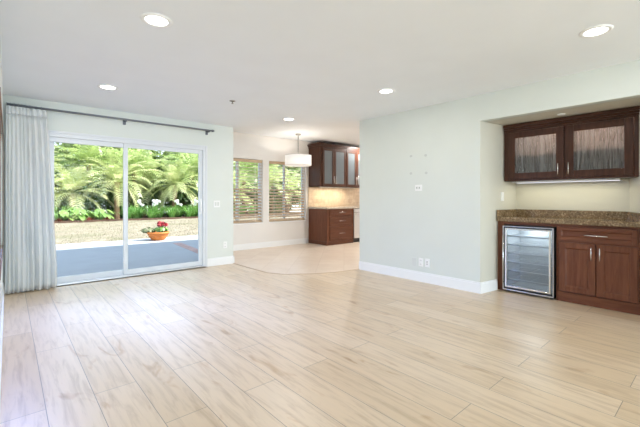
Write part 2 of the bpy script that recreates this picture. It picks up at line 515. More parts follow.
DX0, DX1, DZ = 0.365, 2.53, 2.03
wb = MB().box((-0.2, YB, -0.1), (DX0, 6.02, H)).box((DX1, YB, -0.1), (3.05, 6.02, H+0.2)).box((DX0, YB, DZ), (DX1, 6.02, H))
struct('wall_back', wb, 'wall', 'pale wall around the sliding glass door', 'wall')
wnl = MB().prism([(2.95, 6.02), (3.05, 5.99), (3.22, 7.23), (3.22, 7.38), (3.07, 7.38)], -0.1, 2.85)
struct('wall_nook_side', wnl, 'nook_wall', 'side wall of the breakfast nook', 'wall')

W1 = (3.31, 4.53); W2 = (4.70, 5.83); WZ = (0.59, 2.07)
wk = MB()
wk.box((3.05, YN, -0.1), (8.3, 7.38, WZ[0])).box((3.05, YN, WZ[1]), (8.3, 7.38, 2.85))
for a, b in ((3.05, W1[0]), (W1[1], W2[0]), (W2[1], 8.3)): wk.box((a, YN, WZ[0]), (b, 7.38, WZ[1]))
struct('wall_nook', wk, 'nook_wall', 'warm white nook wall with two blinded windows', 'wall')

LW = (3.4, 5.5, 0.62, 1.92)
wl_ = MB()
wl_.box((-0.2, 2.6, -0.1), (-0.045, LW[0], H)).box((-0.2, LW[1], -0.1), (-0.045, YB, H))
wl_.box((-0.2, LW[0], -0.1), (-0.045, LW[1], LW[2])).box((-0.2, LW[0], LW[3]), (-0.045, LW[1], H))
wl_.box((-2, 2.6, -0.1), (-0.2, 2.75, H))
wl_.box((-2.15, -4, -0.1), (-2, 2.75, H))
struct('wall_left', wl_, 'wall', 'pale left wall with a blinded window', 'wall')

ALT = 2.117
wr = MB()
wr.prism([(XR, 2.006), (XR, 4.0), (4.5, 4.0), (4.5, 2.3), (5.4, 2.3), (5.4, 1.908), (5.22, 1.908)], -0.1, 2.85)
wr.prism([(XR, -4), (XR, 0.412), (5.22, 0.723), (5.4, 0.723), (5.4, -4)], -0.1, H+0.1)
struct('wall_right', wr, 'wall', 'pale right wall beside the wet bar alcove', 'wall')
struct('wall_header', MB().prism([(XR, 0.412), (XR, 2.006), (XR+0.12, 1.992), (XR+0.12, 0.455)], ALT, H+0.05), 'wall', 'pale header over the wet bar alcove', 'wall')
struct('ceiling', MB().prism([(XR+0.10, 0.38), (XR+0.10, 2.05), (5.3, 2.05), (5.3, 0.38)], ALT, H+0.05), 'alcove_lamp_tint', 'lowered ceiling of the wet bar alcove, lamp warmth in its colour', 'ceiling')
struct('wall_alcove', MB().prism([(5.215, 0.70), (5.215, 1.93), (5.4, 1.93), (5.4, 0.70)], -0.1, H+0.05), 'alcove_lamp_tint', 'back wall of the wet bar alcove, lamp warmth in its colour', 'wall')
struct('wall_alcove_side', MB().prism([(XR+0.004, 2.0055), (5.22, 1.9077), (5.22, 1.903), (XR+0.004, 2.001)], 0.0, ALT), 'alcove_lamp_tint', 'thin side wall skin left of the wine fridge, coloured with lamp warmth', 'wall')
struct('wall_alcove_side', MB().prism([(XR+0.004, 0.4135), (5.22, 0.7233), (5.22, 0.728), (XR+0.004, 0.418)], 0.0, ALT), 'alcove_lamp_tint', 'thin side wall skin at the right end of the bar, coloured with lamp warmth', 'wall')
struct('wall_kitchen', MB().box((8.15, 2.3, -0.1), (8.3, 7.3, 2.85)).box((4.5, 2.15, -0.1), (8.3, 2.3, 2.85)), 'nook_wall', 'far kitchen walls past the nook', 'wall')
struct('wall_shade_block', MB().box((-0.4, 5.0, 2.86), (16, 7.0, 5.65)), 'stucco', 'unseen stucco block added above the patio to shade it', 'wall')  # unseen block, sized so its shadow ends at the patio shade edge

def bboard(name, pts, label, t=0.016, h=0.135):
    mb = MB()
    for (a, b, n) in pts:
        a = Vector((*a, 0)); b = Vector((*b, 0)); n = Vector((*n, 0))
        for tt, z0, z1 in ((t, 0, h-0.02), (t*0.6, h-0.02, h)):
            mb.prism([tuple(a[:2]), tuple(b[:2]), tuple((b+n*tt)[:2]), tuple((a+n*tt)[:2])], z0, z1)
    return struct(name, mb, 'white', label, 'baseboard')
bboard('baseboard_right', [((XR, 1.99), (XR, 4.0), (-1, 0)), ((XR-0.016, 2.006), (4.70, 1.955), (0, -1)), ((XR, -4), (XR, 0.412), (-1, 0)), ((XR, 0.412), (4.72, 0.542), (-0.34, 0.94))], 'tall white baseboard along the right wall')
bboard('baseboard_back', [((DX1+0.03, YB), (3.066, YB), (0, -1)), ((3.05, YB-0.016), (3.05, YB+0.12), (1, 0))], 'white baseboard right of the sliding door')
bboard('baseboard_nook', [((3.05, YN), (5.90, YN), (0, -1))], 'white baseboard under the nook windows')
bboard('baseboard_left', [((-0.045, 2.6), (-0.045, YB), (1, 0))], 'white baseboard along the left wall', 0.012)

# ------------------------------------------------------------------ sliding door
dr = thing('door_1', (1.46, 5.94, 0), 'white framed sliding glass door to the patio', 'door', None, 'structure')
fm = MB().frame('y', 5.85, 6.02, (DX0, DX1), 0.0, DZ, (0.045, 0.045, 0.03, 0.05))
fm.box((DX0, 5.90, 0.03), (DX1, 5.91, 0.045)).box((DX0, 5.96, 0.03), (DX1, 5.97, 0.045))
build('frame', fm, 'vinyl', dr, bevel=0.004)
build('casing', MB().box((DX0-0.03, 5.847, 0), (DX0, YB, DZ+0.03)).box((DX1, 5.847, 0), (DX1+0.03, YB, DZ+0.03)).box((DX0, 5.847, DZ), (DX1, YB, DZ+0.03)), 'vinyl', dr, bevel=0.003)
for x0, x1, y0, y1 in ((DX0+0.045, 1.355, 5.925, 5.965), (1.285, DX1-0.045, 5.875, 5.915)):
    p = build('sliding_panel', MB().frame('y', y0, y1, (x0, x1), 0.035, DZ-0.05, (0.055, 0.06, 0.07, 0.06)), 'vinyl', dr, bevel=0.004)
    build('pane', MB().box((x0+0.05, (y0+y1)/2-0.004, 0.1), (x1-0.055, (y0+y1)/2+0.004, DZ-0.105)), 'glass', p)
p = build('handle', MB().box((2.445, 5.845, 0.93), (2.465, 5.875, 1.13)).box((2.44, 5.868, 0.90), (2.47, 5.878, 1.16)), 'white', dr, bevel=0.004)
build('sill_track', MB().box((DX0, 5.835, 0.0), (DX1, 5.852, 0.022)).box((DX0, 5.835, 0.0), (DX1, 5.86, 0.012)), 'steel', dr)
build('screen_header', MB().box((DX0+0.045, 5.872, DZ-0.115), (1.28, 5.90, DZ-0.05)), 'vinyl', dr, bevel=0.004)

# ------------------------------------------------------------------ windows
def window(name, x0, x1, mull, label):
    w = thing(name, ((x0+x1)/2, 7.35, WZ[0]), label, 'window', None, 'structure')
    f = MB().frame('y', 7.325, 7.375, (x0, x1), WZ[0], WZ[1], (0.05, 0.05, 0.05, 0.05))
    f.box((mull-0.028, 7.328, WZ[0]+0.05), (mull+0.028, 7.372, WZ[1]-0.05))
    build('window_frame', f, 'vinyl', w, bevel=0.003)
    for a, b in ((x0+0.045, mull-0.025), (mull+0.025, x1-0.045)):
        build('pane', MB().box((a, 7.346, WZ[0]+0.045), (b, 7.352, WZ[1]-0.045)), 'glass', w)
    build('window_sill', MB().box((x0, YN-0.012, WZ[0]-0.012), (x1, 7.326, WZ[0]+0.012)), 'white', w, bevel=0.003)
    return w
window('window_1', *W1, 3.92, 'white framed nook window beside the corner')
window('window_2', *W2, 5.22, 'white framed nook window beside the cabinets')
w3 = thing('window_3', (-0.12, 4.45, LW[2]), 'window in the left wall behind the curtain edge', 'window', None, 'structure')
build('window_frame', MB().frame('x', -0.19, -0.14, (LW[0], LW[1]), LW[2], LW[3], (0.05, 0.05, 0.05, 0.05)).box((-0.185, 4.42, LW[2]+0.05), (-0.145, 4.48, LW[3]-0.05)), 'vinyl', w3)
build('pane', MB().box((-0.17, LW[0]+0.04, LW[2]+0.04), (-0.165, LW[1]-0.04, LW[3]-0.04)), 'glass', w3)
build('window_casing', MB().frame('x', -0.046, -0.040, (LW[0]-0.03, LW[1]+0.03), LW[2]-0.03, LW[3]+0.03, (0.05, 0.05, 0.05, 0.05)), 'casing', w3)

def blind(axis, u0, u1, c, z0, z1, tilt, label, pitch=0.056, wid=0.056):
    """wooden slat blind; axis 'y' hangs in a wall facing y, spans x"""
    def P(u, d, z): return (u, c+d, z) if axis == 'y' else (c+d, u, z)
    loc = P((u0+u1)/2, 0, z0)
    t = thing('window_blind', loc, label, 'blind')
    build('headrail', MB().box(P(u0, -0.03, z1-0.065), P(u1, 0.028, z1)), 'slat', t, bevel=0.004)
    mb = MB(); z = z0+0.05
    while z < z1-0.08:
        q = 0.0014
        tl = tilt if (axis == 'x' or z > z0+0.55*(z1-z0)) else tilt*2.4
        dy, dz = wid/2*cos(tl), wid/2*sin(tl)
        vs = []
        for (d, zz) in ((-dy, -dz), (0, 0.003), (dy, dz)):
            for e in (-q, q):
                for u in (u0+0.006, u1-0.006): vs.append(P(u, d, z+zz+e))
        fs = [(0, 1, 5, 4), (4, 5, 9, 8), (2, 6, 7, 3), (6, 10, 11, 7), (0, 2, 3, 1), (8, 9, 11, 10), (0, 4, 6, 2), (4, 8, 10, 6), (1, 3, 7, 5), (5, 7, 11, 9)]
        mb.add(vs, fs); z += pitch
    build('slats', mb, 'slat', t)
    build('bottom_rail', MB().box(P(u0+0.005, -0.024, z0+0.005), P(u1-0.005, 0.024, z0+0.028)), 'slat', t, bevel=0.003)
    for k in (0.15, 0.5, 0.85):
        u = u0+(u1-u0)*k
        build('ladder_cord', MB().box(P(u-0.0015, -0.028, z0+0.02), P(u+0.0015, -0.026, z1-0.06)).box(P(u-0.0015, 0.026, z0+0.02), P(u+0.0015, 0.028, z1-0.06)), 'white', t)
    build('pull_cord', MB().tube([P(u1-0.06, -0.034, z1-0.06), P(u1-0.06, -0.034, z1-0.9)], 0.003, 6), 'white', t)
    return t
blind('y', W1[0]+0.012, W1[1]-0.012, 7.275, WZ[0]+0.014, WZ[1]-0.004, radians(15), 'tan wooden slat blind in the nook window nearest the sliding door', 0.072, 0.062)
blind('y', W2[0]+0.012, W2[1]-0.012, 7.275, WZ[0]+0.014, WZ[1]-0.004, radians(15), 'tan wooden slat blind in the nook window behind the drum pendant', 0.072, 0.062)
blind('x', LW[0]+0.03, LW[1]-0.03, -0.088, LW[2]+0.03, LW[3]-0.03, radians(-40), 'wooden slat blind at the far left beside the curtain')

# ------------------------------------------------------------------ curtain and rod
rod = thing('curtain_rod', (1.3, 5.76, 2.31), 'long dark grey curtain rod above the sliding door', 'curtain rod')
build('rod', MB().tube([(-0.01, 5.76, 2.312), (2.60, 5.76, 2.312)], 0.014, 12), 'dark_rod', rod, True)
build('finial', MB().tube([(2.60, 5.76, 2.312), (2.615, 5.76, 2.312), (2.64, 5.76, 2.312)], [0.019, 0.021, 0.016], 12), 'dark_rod', rod, True)
for bx in (0.1, 1.29, 2.55):
    build('bracket', MB().box((bx-0.012, 5.76, 2.285), (bx+0.012, YB, 2.297)).box((bx-0.02, YB-0.008, 2.25), (bx+0.02, YB, 2.335)).box((bx-0.012, 5.742, 2.285), (bx+0.012, 5.778, 2.300)), 'dark_rod', rod)
cu = thing('curtain', (0.2, 5.75, 0), 'off-white pleated floor-length curtain left of the sliding door', 'curtain')
rc = random.Random(4)
NF = 9
ph = [0]
for i in range(NF): ph.append(ph[-1]+rc.uniform(0.6, 1.4))
ph = [p/ph[-1] for p in ph]
amp = [rc.uniform(0.6, 1.1) for _ in range(NF+1)]
def curtain_grid(zs, yo=0.0):
    mb = MB(); cols = NF*12; rows = len(zs); th = 0.0015
    for z in zs:
        k = 1-z/2.29
        x0 = -0.018-0.012*k; x1 = 0.365+0.105*min(1, k*1.15)**0.8
        for c in range(cols+1):
            f = c/12.0; i = min(int(f), NF-1); u = f-i
            s = ph[i]+(ph[i+1]-ph[i])*u
            a = (0.026+0.024*k)*(amp[i]*(1-u)+amp[i+1]*u)
            y = 5.742+yo+a*sin(2*pi*u)*(0.92+0.08*sin(5*z+i))
            sway = 0.006*sin(2.1*z+i*1.7)*k
            mb.v.append((x0+(x1-x0)*s+0.010*sin(4*pi*u)*0.5+sway, y, z))
    for r in range(rows-1):
        for c in range(cols):
            a = r*(cols+1)+c
            mb.f.append((a, a+1, a+cols+2, a+cols+1))
    return mb
pn = build('fabric_panel', curtain_grid([0.012+(2.20-0.012)*i/30 for i in range(31)]), 'curtain', cu, True)
pn.modifiers.new('solid', 'SOLIDIFY').thickness = 0.003
hd = build('pleated_heading', curtain_grid([2.20+0.09*i/4 for i in range(5)]), 'curtain', cu, True)
hd.modifiers.new('solid', 'SOLIDIFY').thickness = 0.006
for i in range(NF):
    xx = -0.018+0.383*(ph[i]+0.2*(ph[i+1]-ph[i]))
    vs = [(xx, 5.76+0.021*cos(t*pi/6), 2.310+0.021*sin(t*pi/6)) for t in range(13)]
    build('ring', MB().tube(vs, 0.0035, 6, False), 'dark_rod', cu, True)

# ------------------------------------------------------------------ ceiling fittings
def can_light(x, y, z, label, power=LAMP_W):
    t = thing('recessed_light', (x, y, z), label, 'ceiling light', 'recessed ceiling lights')
    build('trim_ring', MB().lathe([(0.073, -0.001), (0.076, -0.008), (0.094, -0.009), (0.105, -0.003), (0.105, 0.0)], (x, y, z), 40), 'white', t, True)
    build('lens', MB().lathe([(0.0, -0.004), (0.05, -0.004), (0.074, -0.003)], (x, y, z), 40), 'lens', t, True)
    lamp('lamp', 'AREA', (x, y, z-0.012), t, power, (1.0, 0.95, 0.90), 0.14)
    return t
can_light(0.80, 2.69, H, 'recessed ceiling light nearest the camera, at top left')
can_light(3.37, 0.665, H, 'recessed ceiling light nearest the wet bar')
can_light(0.86, 4.67, H, 'recessed ceiling light nearest the curtain')
can_light(3.375, 2.67, H, 'recessed ceiling light in front of the blank right wall')
can_light(3.39, 4.64, H, 'recessed ceiling light closest to the nook')
can_light(7.39, 6.86-0.40, HN, 'recessed kitchen ceiling light above the cabinets', 34)
can_light(6.2, 4.3, HN, 'unseen recessed kitchen light added behind the right wall to brighten the nook', 32)  # added lamp hidden by the right wall, lifts the nook walls
sp = thing('sprinkler_head', (2.21, 4.27, H), 'small chrome fire sprinkler head on the living room ceiling', 'sprinkler')
build('escutcheon', MB().lathe([(0.0, -0.012), (0.02, -0.011), (0.038, -0.003), (0.04, 0.0)], (2.21, 4.27, H), 20), 'nickel', sp, True)
build('deflector', MB().lathe([(0.0, -0.035), (0.016, -0.035), (0.017, -0.032), (0.005, -0.030), (0.005, -0.01)], (2.21, 4.27, H), 16), 'nickel', sp, True)
ap = thing('puck_light', (4.70, 1.24, ALT), 'tiny white puck light in the alcove ceiling', 'ceiling light')
build('housing', MB().lathe([(0.0, -0.012), (0.03, -0.012), (0.038, -0.008), (0.04, 0)], (4.70, 1.24, ALT), 20), 'white', ap, True)

PX, PY = 5.03, 6.52
pd = thing('pendant_lamp', (PX, PY, 1.92), 'white drum shade pendant lamp hanging in the nook', 'lamp')
build('canopy', MB().lathe([(0.0, -0.03), (0.05, -0.03), (0.065, -0.012), (0.066, 0)], (PX, PY, HN), 28), 'nickel', pd, True)
build('rod', MB().tube([(PX, PY, 2.10), (PX, PY, 2.63)], 0.009, 10), 'nickel', pd, True)
build('lamp_shade', MB().lathe([(0.305, 1.925), (0.305, 2.155), (0.300, 2.155), (0.300, 1.925), (0.305, 1.925)], (PX, PY, 0), 56), 'shade', pd, True)
build('diffuser', MB().lathe([(0.0, 1.935), (0.298, 1.935)], (PX, PY, 0), 48), 'shade', pd, True)
sf = MB().tube([(PX-0.30, PY, 2.145), (PX+0.30, PY, 2.145)], 0.005, 6).tube([(PX, PY-0.30, 2.145), (PX, PY+0.30, 2.145)], 0.005, 6).tube([(PX, PY, 2.05), (PX, PY, 2.15)], 0.02, 10)
build('shade_support', sf, 'steel', pd)
build('shade_rim', MB().lathe([(0.307, 2.148), (0.307, 2.158), (0.302, 2.158)], (PX, PY, 0), 56).lathe([(0.307, 1.922), (0.307, 1.932), (0.302, 1.922)], (PX, PY, 0), 56), 'steel', pd, True)
lamp('bulb', 'POINT', (PX, PY, 2.03), pd, 10, (1.0, 0.92, 0.84), 0.05)

# ------------------------------------------------------------------ cabinet pieces
def bar_handle(parent, a, b, out, name='handle', r=0.006):
    """bar pull between a and b, standing off by vector out"""
    a = Vector(a); b = Vector(b); o = Vector(out)
    d = (b-a).normalized()*0.012
    mb = MB().tube([a+o-d, b+o+d], r, 8).tube([a, a+o], r*0.8, 8).tube([b, b+o], r*0.8, 8)
    return build(name, mb, 'chrome', parent, True)

def panel_x(parent, name, x, y0, y1, z0, z1, mat, mat_h, rail=0.062, glass=None, t=0.022):
    """shaker door facing -x at plane x (front)"""
    d = build(name, MB().frame('x', x, x+t, (y0, y1), z0, z1, (rail, rail, rail, rail)), mat, parent, bevel=0.003)
    g = (y0+rail, y1-rail, z0+rail, z1-rail)
    if glass:
        build('glass_pane', MB().box((x+0.010, g[0]-0.004, g[2]-0.004), (x+0.014, g[1]+0.004, g[3]+0.004)), glass, d)
    else:
        mb = MB(); e = 0.012
        o4 = [(x+0.003, g[0], g[2]), (x+0.003, g[1], g[2]), (x+0.003, g[1], g[3]), (x+0.003, g[0], g[3])]
        i4 = [(x+0.013, g[0]+e, g[2]+e), (x+0.013, g[1]-e, g[2]+e), (x+0.013, g[1]-e, g[3]-e), (x+0.013, g[0]+e, g[3]-e)]
        b4 = [(x+t, p[1], p[2]) for p in o4]
        mb.add(o4+i4+b4, [(0, 1, 5, 4), (1, 2, 6, 5), (2, 3, 7, 6), (3, 0, 4, 7), (4, 5, 6, 7), (0, 8, 9, 1), (1, 9, 10, 2), (2, 10, 11, 3), (3, 11, 8, 0), (8, 11, 10, 9)])
        build('inset_panel', mb, mat, d)
    return d

def panel_y(parent, name, y, x0, x1, z0, z1, mat, rail=0.05, glass=None, t=0.022):
    """shaker door facing -y at plane y (front)"""
    d = build(name, MB().frame('y', y, y+t, (x0, x1), z0, z1, (rail, rail, rail, rail)), mat, parent, bevel=0.003)
    if glass: build('glass_pane', MB().box((x0+rail-0.004, y+0.010, z0+rail-0.004), (x1-rail+0.004, y+0.014, z1-rail+0.004)), glass, d)
    else: build('inset_panel', MB().box((x0+rail-0.004, y+0.010, z0+rail-0.004), (x1-rail+0.004, y+t, z1-rail+0.004)), mat, d)
    return d

# ------------------------------------------------------------------ wet bar
BX = 4.74
bb = thing('base_cabinet', (4.95, 0.94, 0), 'reddish brown bar base cabinet right of the wine fridge', 'cabinet')
cas = MB().prism([(BX+0.024, 0.565), (BX+0.024, 1.300), (5.205, 1.300), (5.205, 0.726)], 0.0, 0.875)
build('body', cas, 'cherry', bb)
build('face_frame', MB().box((BX, 1.278, 0.0), (BX+0.024, 1.300, 0.875)).box((BX, 0.56, 0.0), (BX+0.024, 0.61, 0.875)).box((BX, 0.61, 0.842), (BX+0.024, 1.278, 0.875)).box((BX, 0.61, 0.668), (BX+0.024, 1.278, 0.700)), 'cherry_h', bb)
build('toe_board', MB().box((BX-0.004, 0.56, 0.0), (BX+0.02, 1.300, 0.110)), 'cherry_h', bb, bevel=0.002)
d = panel_x(bb, 'drawer', BX-0.018, 0.596, 1.288, 0.694, 0.848, 'cherry_h', 'cherry_h', 0.040)
bar_handle(d, (BX-0.018, 0.84, 0.765), (BX-0.018, 1.02, 0.765), (-0.03, 0, 0))
d = panel_x(bb, 'door', BX-0.018, 0.936, 1.272, 0.118, 0.672, 'cherry', 'cherry_h')
bar_handle(d, (BX-0.018, 0.968, 0.515), (BX-0.018, 0.968, 0.625), (-0.03, 0, 0))
d = panel_x(bb, 'door', BX-0.018, 0.592, 0.926, 0.118, 0.672, 'cherry', 'cherry_h')
bar_handle(d, (BX-0.018, 0.894, 0.515), (BX-0.018, 0.894, 0.625), (-0.03, 0, 0))
fp = thing('filler_panel', (4.76, 1.92, 0), 'narrow brown wood panel between wall and wine fridge', 'panel')
build('panel', MB().box((BX, 1.876, 0.0), (BX+0.02, 1.950, 0.875)), 'cherry', fp)
build('top_rail', MB().box((BX, 1.302, 0.838), (BX+0.02, 1.876, 0.875)), 'cherry_h', fp)

wf = thing('wine_fridge', (4.9, 1.59, 0), 'under-counter wine fridge with steel-framed glass door', 'fridge')
f0, f1 = 1.312, 1.868
cb = MB().box((4.735, f0, 0.02), (5.18, f0+0.03, 0.825)).box((4.735, f1-0.03, 0.02), (5.18, f1, 0.825)).box((4.735, f0, 0.795), (5.18, f1, 0.825)).box((4.735, f0, 0.02), (5.18, f1, 0.06)).box((5.15, f0, 0.02), (5.18, f1, 0.825))
build('body', cb, 'black', wf)
build('liner', MB().box((5.14, f0+0.03, 0.06), (5.15, f1-0.03, 0.795)).box((4.74, f0+0.03, 0.06), (5.14, f0+0.034, 0.795)).box((4.74, f1-0.034, 0.06), (5.14, f1-0.03, 0.795)).box((4.74, f0+0.03, 0.791), (5.14, f1-0.03, 0.795)).box((4.74, f0+0.03, 0.060), (5.14, f1-0.03, 0.066)), 'fridge_inside', wf)
for fx in (4.76, 5.12):
    for fy in (f0+0.04, f1-0.04):
        build('foot', MB().lathe([(0.0, 0), (0.018, 0), (0.018, 0.02), (0, 0.02)], (fx, fy, 0), 12), 'black', wf)
dd = build('door', MB().frame('x', 4.685, 4.733, (f0, f1), 0.03, 0.822, (0.02, 0.02, 0.03, 0.022)), 'black', wf, bevel=0.003)
build('steel_edge', MB().frame('x', 4.681, 4.690, (f0, f1), 0.028, 0.824, (0.010, 0.010, 0.012, 0.008)), 'steel', dd)
build('steel_frame', MB().frame('x', 4.676, 4.70, (f0+0.028, f1-0.028), 0.066, 0.798, (0.020, 0.020, 0.020, 0.018)), 'chrome', dd, bevel=0.003)
build('glass_pane', MB().box((4.690, f0+0.044, 0.084), (4.698, f1-0.044, 0.782)), 'fridge_glass', dd)
bar_handle(dd, (4.681, f1-0.012, 0.12), (4.681, f1-0.012, 0.70), (-0.022, 0, 0), r=0.006)
for k in range(6):
    z = 0.15+k*0.108
    mb = MB().box((4.745, f0+0.036, z-0.003), (4.757, f1-0.036, z+0.014))
    for q in range(5): mb.box((4.80+q*0.075, f0+0.036, z), (4.806+q*0.075, f1-0.036, z+0.006))
    for q in (0.08, 0.28, 0.48): mb.box((4.75, f0+q-0.003, z-0.002), (5.13, f0+q+0.003, z+0.004))
    build('shelf', mb, 'fridge_inside', wf)
    build('shelf_front', MB().box((4.742, f0+0.036, z+0.008), (4.746, f1-0.036, z+0.015)), 'steel', wf)
lamp('fridge_fill', 'AREA', (4.92, (f0+f1)/2, 0.788), wf, 2.6, (0.92, 0.96, 1.0), 0.4, 0.3, shape='RECTANGLE')  # area light added to brighten the fridge interior

ct = thing('bar_countertop', (4.95, 1.3, 0.876), 'brown speckled granite countertop of the wet bar', 'countertop')
build('slab', MB().prism([(4.695, 1.950), (4.695, 0.552), (5.205, 0.738), (5.205, 1.900)], 0.876, 0.930), 'granite', ct, bevel=0.008, seg=3)
build('backsplash', MB().prism([(5.19, 0.74), (5.19, 1.900), (5.206, 1.900), (5.206, 0.74)], 0.930, 1.020).prism([(4.70, 1.948), (5.19, 1.906), (5.19, 1.886), (4.70, 1.928)], 0.930, 1.020).prism([(4.70, 0.555), (5.19, 0.734), (5.19, 0.756), (4.70, 0.577)], 0.930, 1.020), 'granite', ct, bevel=0.003)

UX = 4.88
uc = thing('wall_cabinet', (5.05, 1.26, 1.39), 'dark brown bar wall cabinet with two rain-glass doors', 'cabinet')
u0, u1, uz0, uz1 = 0.612, 1.925, 1.388, 2.10
bd = MB().box((UX+0.02, u0, uz0), (UX+0.1, u0+0.018, uz1)).box((UX+0.02, u1-0.018, uz0), (5.213, u1, uz1)).prism([(UX+0.02, u0), (5.213, 0.724), (5.213, u1), (UX+0.02, u1)], uz0, uz0+0.02).prism([(UX+0.02, u0), (5.213, 0.724), (5.213, u1), (UX+0.02, u1)], uz1-0.02, uz1).prism([(UX+0.02, u0), (5.213, 0.724), (5.213, 0.742), (UX+0.02, u0+0.018)], uz0, uz1)
build('body', bd, 'walnut', uc)
build('interior', MB().box((5.20, 0.735, uz0+0.02), (5.213, u1-0.018, uz1-0.02)), 'cab_inside', uc)
ff = MB().frame('x', UX, UX+0.02, (u0-0.01, u1), uz0, uz1, (0.04, 0.062, 0.03, 0.09)).box((UX, 1.234, uz0+0.03), (UX+0.02, 1.266, uz1-0.09))
build('face_frame', ff, 'walnut', uc)
cr = MB()
for k, (o_, z0, z1) in enumerate(((0.012, uz1-0.075, uz1-0.05), (0.024, uz1-0.05, uz1-0.025), (0.036, uz1-0.025, uz1+0.012))):
    cr.box((UX-o_, u0-0.02, z0), (UX+0.005, u1+0.002, z1))
build('crown_moulding', cr, 'walnut_h', uc, bevel=0.006)
build('shelf', MB().box((UX+0.05, 0.735, 1.70), (5.20, u1-0.02, 1.715)), 'cab_inside', uc)
for y0, y1, hy in ((1.262, 1.868, 1.312), (0.644, 1.240, 1.208)):
    d = panel_x(uc, 'door', UX-0.02, y0, y1, uz0+0.024, uz1-0.094, 'walnut', 'walnut_h', 0.075, 'rain_glass')
    bar_handle(d, (UX-0.02, hy, 1.458), (UX-0.02, hy, 1.568), (-0.028, 0, 0))
for y in (0.95, 1.56):
    pk = build('interior_puck_lamp', MB().lathe([(0.0, -0.012), (0.03, -0.012), (0.034, 0)], (5.05, y, uz1-0.02), 20), 'lens', uc, True)
    lamp('cabinet_lamp', 'POINT', (5.06, y, uz1-0.06), uc, 4.5, (1.0, 0.70, 0.58), 0.02)
us = thing('under_cabinet_light', (5.03, 1.30, uz0), 'slim white light bar under the bar wall cabinet', 'light')
build('housing', MB().box((4.99, 0.775, uz0-0.022), (5.08, 1.828, uz0-0.002)), 'white', us, bevel=0.003)
build('diffuser', MB().box((5.0, 0.785, uz0-0.026), (5.07, 1.818, uz0-0.021)), 'strip', us)
lamp('led_lamp', 'AREA', (5.035, 1.30, uz0-0.032), us, 1.4, (1.0, 0.95, 0.70), 0.07, 1.0, shape='RECTANGLE')
ts = thing('task_light', (5.14, 1.86, uz0), 'small light bar in the alcove corner beneath the wall cabinet', 'light')
build('housing', MB().box((5.05, 1.83, uz0-0.018), (5.17, 1.90, uz0-0.002)), 'white', ts)

# ------------------------------------------------------------------ kitchen
KF = 6.50
kb = thing('base_cabinet', (6.38, 6.87, 0), 'reddish brown kitchen drawer cabinet standing in the nook', 'cabinet')
build('body', MB().box((5.92, KF+0.02, 0.09), (6.85, YN-0.003, 0.90)), 'cherry', kb)
build('toe_board', MB().box((5.91, KF+0.005, 0.003), (6.85, YN-0.003, 0.095)), 'cherry_x', kb, bevel=0.004)
build('corner_post', MB().box((5.915, KF, 0.095), (5.985, KF+0.03, 0.90)), 'cherry', kb, bevel=0.003)
build('end_stile', MB().box((6.838, KF, 0.095), (6.85, KF+0.03, 0.90)), 'cherry', kb)
for z0, z1 in ((0.735, 0.885), (0.475, 0.72), (0.115, 0.46)):
    d = panel_y(kb, 'drawer', KF-0.014, 5.992, 6.836, z0, z1, 'cherry_x', 0.045)
    zc = (z0+z1)/2
    bar_handle(d, (6.31, KF-0.004, zc), (6.50, KF-0.004, zc), (0, -0.038, 0))
dw = thing('dishwasher', (7.16, 6.87, 0), 'stainless steel dishwasher beside the kitchen drawers', 'dishwasher')
build('body', MB().box((6.862, KF+0.04, 0.10), (7.455, YN-0.003, 0.895)), 'black', dw)
build('door', MB().box((6.866, KF-0.01, 0.115), (7.451, KF+0.04, 0.79)), 'steel', dw, bevel=0.004)
build('control_panel', MB().box((6.866, KF-0.01, 0.80), (7.451, KF+0.04, 0.89)), 'steel', dw, bevel=0.004)
build('toe_kick', MB().box((6.866, KF+0.05, 0.003), (7.451, KF+0.09, 0.10)), 'black', dw)
bar_handle(dw, (6.92, KF-0.01, 0.755), (7.40, KF-0.01, 0.755), (0, -0.04, 0), r=0.009)
k2 = thing('base_cabinet', (7.8, 6.87, 0), 'kitchen base cabinet beyond the dishwasher', 'cabinet')
build('body', MB().box((7.47, KF+0.02, 0.003), (8.14, YN-0.003, 0.895)), 'cherry', k2)
panel_y(k2, 'door', KF-0.002, 7.48, 8.13, 0.12, 0.88, 'cherry')
kc = thing('kitchen_countertop', (7.0, 6.86, 0.902), 'beige granite kitchen countertop over the drawers', 'countertop')
build('slab', MB().box((5.885, KF-0.035, 0.902), (8.14, YN-0.003, 0.945)), 'pale_granite', kc, bevel=0.008, seg=3)
bs = thing('backsplash', (7.0, 7.22, 0.946), 'beige stone tile backsplash under the kitchen wall cabinets', 'backsplash', None, 'structure')
build('tile_panel', MB().box((5.90, YN-0.015, 0.946), (8.14, YN-0.001, 1.468)), 'stone', bs)
KU = 6.78
